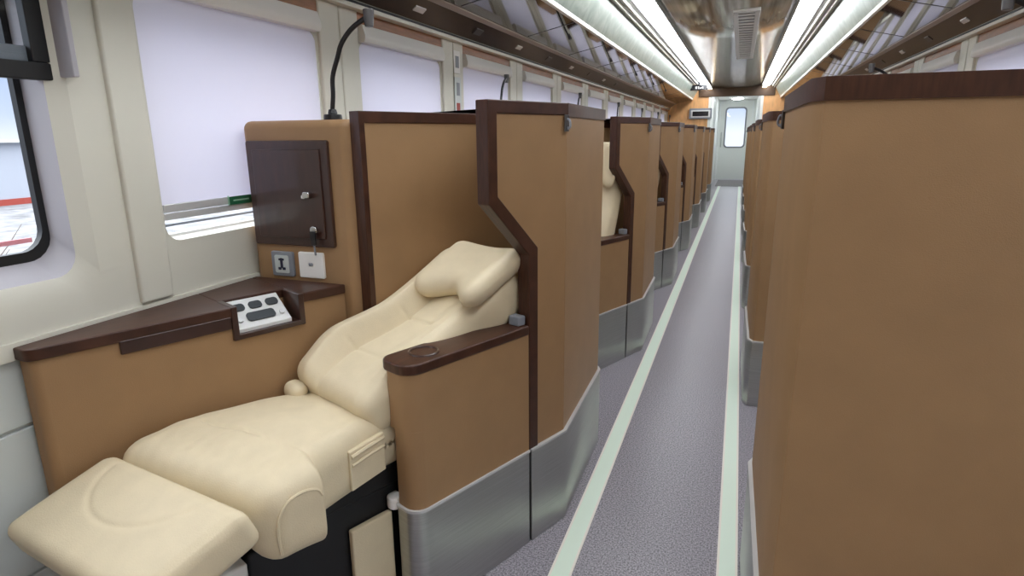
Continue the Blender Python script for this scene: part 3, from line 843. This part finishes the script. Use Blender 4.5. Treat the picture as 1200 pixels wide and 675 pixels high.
# --- the seat
def seat(name, label, reclined):
    st = Pod(name, label, 'seat', (-.26, -.55), 'cream leather sleeper seats')
    ZS = .645
    # cushion with a wider front lobe
    def fc(x, y, z, W_=.46, L_=.66, Hh=.19):
        u = x/(W_/2); v = y/(L_/2)
        s = -.735+y
        sm = s+.10
        left = -.448-.012*sstep(-.9, -.5, s)
        lobe = 1-sstep(-.905, -.855, s)
        right = -.030-.22*max(0, min(.33, sm+.78)) + .062*lobe
        t = left+(right-left)*(u+1)/2
        sh = .29-.20*(v+1)/2
        ss = s+sh*(t+.445)
        zz = ZS-Hh/2+z
        if z > 0:
            zz += .016*(1-u*u)*(1-v*v)
            zz += gro(s+.885-.02*u, .010, .006)*(1-sstep(.35, .5, abs(u+.3)))
            zz += gro(s+.56, .008, .007)*(1-sstep(.6, .8, abs(u)))
            zz += gro(s+.865-.0*u, .004, .01)*sstep(.55, .8, u)
            zz += .0022*math.sin(31*u+9*v)*math.sin(17*v+5*u)*sstep(.1, .8, -v)
        zz += .030*sstep(-.5, .6, -v)*(1-u)/2
        ss -= .030*sstep(.1, 1., -v)*(1-u)/2
        zz -= .020*sstep(-.1, 1., v) + .010*sstep(.5, 1., -v)
        if z < 0: zz += .022*sstep(.3, .95, -v) + .03*sstep(.0, 1, v)
        if z < 0 and lobe > .3: zz -= .035*sstep(.5, 1., u)
        zz += .004*math.sin(7*u+3*v)*math.sin(5*v+1.3)*(1 if z > 0 else .3)
        return (t, ss, zz)
    bm = bmesh.new(); pad(bm, (.46, .66, .19), .055, (60, 130, 5), fc)
    cu = st.part('seat_cushion', bm, M['cream'], smooth=180)
    # piping on the front lobe's outer face
    def lobe_pt(a):
        y, z = a; return (.030, y, z)
    arc = [(-.790, .575), (-.803, .596), (-.835, .606), (-.872, .599), (-.896, .575), (-.905, .53), (-.902, .475)]
    bm = bmesh.new(); tube(bm, smooth_pts([lobe_pt(a) for a in arc], 5), .004, 6); st.part('piping', bm, M['cream'], cu)
    # side pocket
    bm = bmesh.new(); prism(bm, [(-.068, -.66), (-.053, -.66), (-.081, -.53), (-.096, -.53)], .485, .60); pk = st.part('side_pocket', bm, M['cream'], cu, bevel=.004)
    for z in (.560, .584):
        bm = bmesh.new(); tube(bm, [(-.054, -.655, z), (-.064, -.60, z+.004), (-.081, -.533, z+.002)], .006, 6)
        st.part('pocket_rib', bm, M['cream'], pk)
    # leg rest
    if reclined:
        O = (-1.096, .646); ang = R(21); d = (-math.cos(ang), -math.sin(ang)); nn = (-math.sin(ang)*1., math.cos(ang))
        Lr = .255
    else:
        O = (-1.085, .56); ang = R(82); d = (-math.cos(ang), -math.sin(ang)); nn = (-math.sin(ang), math.cos(ang))
        Lr = .30
    def fl(x, y, z, W_=.508, Hh=.10):
        u = x/(W_/2); v = y/(Lr/2)
        w = (y+Lr/2)
        h = z-Hh/2
        if z > 0:
            h += .006*(1-u*u)*(1-v*v)
            ra = math.hypot((x+.02)/.17, (y+Lr*.5)/.15); h += gro((ra-1)*.13, .0032, .006)*(1 if y < .07 else .4)
            h += gro(abs(u)-.93, .003, .02)
        t = -.190+x*(1-.02*sstep(.2, 1, v))
        return (t, O[0]+.235*(t+.445)+d[0]*w+nn[0]*h, O[1]+d[1]*w+nn[1]*h)
    bm = bmesh.new(); pad(bm, (.508, Lr, .10), .028, (96, 54, 3), fl); st.part('leg_rest', bm, M['cream'], smooth=180)
    # backrest
    if reclined: O2 = (-.590, .680); a2 = R(24.); Lb = .77
    else: O2 = (-.22, .66); a2 = R(74.); Lb = .72
    d2 = (math.cos(a2), math.sin(a2)); n2 = (-math.sin(a2), math.cos(a2))
    def bk(t, w, h): return (t, O2[0]+d2[0]*w+n2[0]*h, O2[1]+d2[1]*w+n2[1]*h)
    def fb(x, y, z, W_=.36, Hh=.13):
        u = x/(W_/2); w = y+Lb/2; v = w/Lb
        wl = -.458+.070*sstep(.15, .45, v) if reclined else -.384
        wr = -.094+.034*sstep(.55, .75, v) if reclined else -.062
        t = wl+(wr-wl)*(u+1)/2
        h = z-Hh/2
        if z > 0:
            bol = (.074 if u < 0 else .012)*sstep(.30, .62, abs(u))*(.55+.45*sstep(0, .25, v))
            h += bol - .035*sstep(.8, 1., v)*sstep(.3, .6, abs(u)) + .007*math.sin(v*9)
            h += gro((u+.34)*.18, .009, .006)+gro((u-.78)*.18, .006, .006)
            h += gro(w-.36, .007, .006)*(1-sstep(.45, .5, abs(u)))
            h += gro(w-.17, .004, .006)*(1-sstep(.45, .5, abs(u)))
            h += .012*(1-u*u)*(1-sstep(.8, 1, v))
        return bk(t, w, h)
    bm = bmesh.new(); pad(bm, (.36, Lb, .13), .045, (72, 130, 4), fb); b_ = st.part('backrest', bm, M['cream'], smooth=180)
    # pillow: two lobes hanging lower at its ends
    hk_ = 1. if reclined else .6
    def fp(x, y, z):
        u = x/.152
        lo_ = sstep(.02, .70, abs(u))
        w = .600+y-(.048*lo_ if y < 0 else .012*u*u)*(abs(y)/.10)
        h = .046*hk_+z*(.95+.05*lo_)*hk_+.022*abs(u)**2
        return bk(-.186+x, w, h)
    bm = bmesh.new(); pad(bm, (.30, .225, .09), .044, (34, 16, 2), fp); st.part('head_pillow', bm, M['cream'], b_, smooth=180)
    # recliner hinge roll
    bm = bmesh.new(); c0 = O2[0]-.015
    pad(bm, (.075, .06, .06), .027, (3, 2, 2), lambda x, y, z: (-.420+x, c0+y, .652+z)); st.part('hinge_cover', bm, M['cream'], smooth=180)
    # base and mechanism
    bm = bmesh.new(); box(bm, -.40, -.13, -.92, -.16, 0, .40); box(bm, -.43, -.12, -.90, -.30, .40, .47)
    st.part('base', bm, M['black'], bevel=.01)
    bm = bmesh.new()
    for t in (-.36, -.16): tube(bm, [(t, -.90, .36), (t, -1.06, .47), (t, -1.12, .53)], .014, 8)
    st.part('leg_rest_arm', bm, M['blackp'])
    bm = bmesh.new(); box(bm, -.128, -.108, -.64, -.50, .0, .325); sc = st.part('side_cover', bm, M['cream'], bevel=.006)
    bm = bmesh.new(); box(bm, -.36, -.10, -1.02, -.93, 0.0, .40); fcv = st.part('front_cover', bm, M['white'], bevel=.008); fcv['label'] = 'white front cover'
    bm = bmesh.new(); cyl(bm, (-.15, -.965), .008, .008, .399, .404, 10); st.part('screw', bm, M['blackp'], fcv)
    return st
GS = 'upright cream seats inside the left pods'
s0 = seat('sleeper_seat', 'cream leather recliner laid flat with leg rest raised and head pillow', True)
s0.e['group'] = 'cream leather sleeper seats'
s1_ = seat('sleeper_seat', 'upright cream leather seat seen in the gap behind the nearest partition', False)
loc, rz = place(1, -.26, -.55); s1_.e.location = loc

N = 7
for i in range(1, N):
    L = lambda T, txt, g: dup(T.e, place(i, *T.base)[0], -ANG, txt, g)
    w = ORD[i]
    L(pp, 'tan leather partition with stepped dark wood edge, %s from the camera on the left' % w, G)
    L(ar, 'tan aisle armrest with steel plinth, %s from the camera on the left of the aisle' % w, G2)
    L(co, 'tan window console of the %s left pod from the camera' % w, G3)
    L(lo, 'tan locker of the %s left pod, below its black gooseneck lamp' % w, G4)
    (lx, ly, lz), _ = place(i, *lm.base)
    dup(lm.e, (lx-.17, ly, lz), -ANG+R(95), 'black gooseneck lamp rising before the left windows, %s from the camera' % w, G5)
    if i > 1: dup(s1_.e, place(i, *s1_.base)[0], -ANG, 'upright cream seat inside the %s left pod from the camera' % w, 'cream leather sleeper seats')
for i in range(0, N):
    w = ORD[i]
    loc, rz = place(i, *pp.base, right=True)
    lab = 'large plain tan partition back with dark top trim filling the right foreground' if i == 0 else 'tan partition back with steel plinth, %s from the camera on the right' % w
    dup(pp.e, loc, rz, lab, 'tan partitions on the right of the aisle')
    if i < 2:
        loc, rz = place(i, *lo.base, right=True); dup(lo.e, loc, rz, 'tan locker hidden behind the %s right partition' % w, 'tan lockers by the right windows')
        loc, rz = place(i, *lm.base, right=True); dup(lm.e, loc, rz, 'black gooseneck lamp peeking over the %s right partition' % w, 'black gooseneck lamps on the lockers')

# ------------------------------------------------------------------ outside the bare window
bm = bmesh.new(); box(bm, -90, 90, -60, 90, -1.4, -1.2); struct('ground', bm, M['ground'])
e = empty('far_building', (-28, -6, -1.2), 0, 'long low white building seen through the bare left window', 'building')
bm = bmesh.new(); box(bm, -3, 0, -30, 40, 0.25, 2.5); link('facade', bm, M['bright_wall'], e)
bm = bmesh.new(); box(bm, -3.2, .05, -30, 40, 0.0, .25); link('red_base', bm, M['redmark'], e)
bm = bmesh.new(); box(bm, -3.3, .3, -30, 40, 2.5, 2.62); link('roof_edge', bm, M['wallgrey'], e)
e = empty('dry_shrub', (-11.2, 5.7, -1.2), 0, 'bare grey shrub standing outside the left window', 'shrub')
for k in range(26):
    a = random.uniform(0, 2*PI); h = random.uniform(.6, 1.45); sp = random.uniform(.2, .9)
    bm = bmesh.new(); p = [(0, 0, 0)]
    for q in range(1, 5): p.append((math.cos(a)*sp*q/4+random.uniform(-.05, .05), math.sin(a)*sp*q/4+random.uniform(-.05, .05), h*q/4))
    tube(bm, p, [.018, .014, .011, .008, .004], 5); link('twig', bm, M['twig'], e)

# ------------------------------------------------------------------ world, camera, view
w = bpy.data.worlds.new('sky'); SC.world = w; w.use_nodes = True; nt = w.node_tree
bg = nt.nodes['Background']; tc = nt.nodes.new('ShaderNodeTexCoord'); sx = nt.nodes.new('ShaderNodeSeparateXYZ'); rp = nt.nodes.new('ShaderNodeValToRGB')
nt.links.new(tc.outputs['Generated'], sx.inputs[0]); nt.links.new(sx.outputs['Z'], rp.inputs[0]); nt.links.new(rp.outputs[0], bg.inputs[0])
el = rp.color_ramp.elements; # hazy sky: pale at the horizon, soft blue above it, bright cloud cover overhead
el[0].position = 0.0; el[0].color = (.76, .80, .88, 1); el[1].position = 1.0; el[1].color = (4.4, 4.5, 4.7, 1)
q = el.new(.03); q.color = (.54, .62, .79, 1)
q = el.new(.13); q.color = (.33, .45, .74, 1)
q = el.new(.30); q.color = (2.6, 2.75, 3.0, 1)
bg.inputs[1].default_value = 1.1

cam = bpy.data.cameras.new('camera'); co_ = bpy.data.objects.new('camera', cam); COL.objects.link(co_)
f = 715.; cx, cy = 600, 337.5; vp = (868.5, 155.5); kk = -.010
yd = Vector((vp[0]-cx, vp[1]-cy, f)).normalized(); nrm = yd.cross(Vector((1, kk, 0))).normalized()
if nrm.y < 0: nrm = -nrm
rt = yd.cross(-nrm)
if rt.x < 0: rt = -rt
# rows: image right, image down, forward, each written in world axes (right, y, up)
Rm = Matrix(((rt.x, yd.x, -nrm.x), (rt.y, yd.y, -nrm.y), (rt.z, yd.z, -nrm.z)))
right, down, fwd = Rm[0], Rm[1], Rm[2]
co_.matrix_world = Matrix(((right.x, -down.x, -fwd.x, 0), (right.y, -down.y, -fwd.y, 0), (right.z, -down.z, -fwd.z, CH), (0, 0, 0, 1)))
cam.sensor_width = 36; cam.lens = f/1200*36; cam.clip_start = .02
SC.camera = co_
SC.view_settings.view_transform = 'Standard'; SC.view_settings.look = 'None'
SC.view_settings.exposure = .34; SC.view_settings.gamma = 1.; SC.view_settings.use_curve_mapping = False
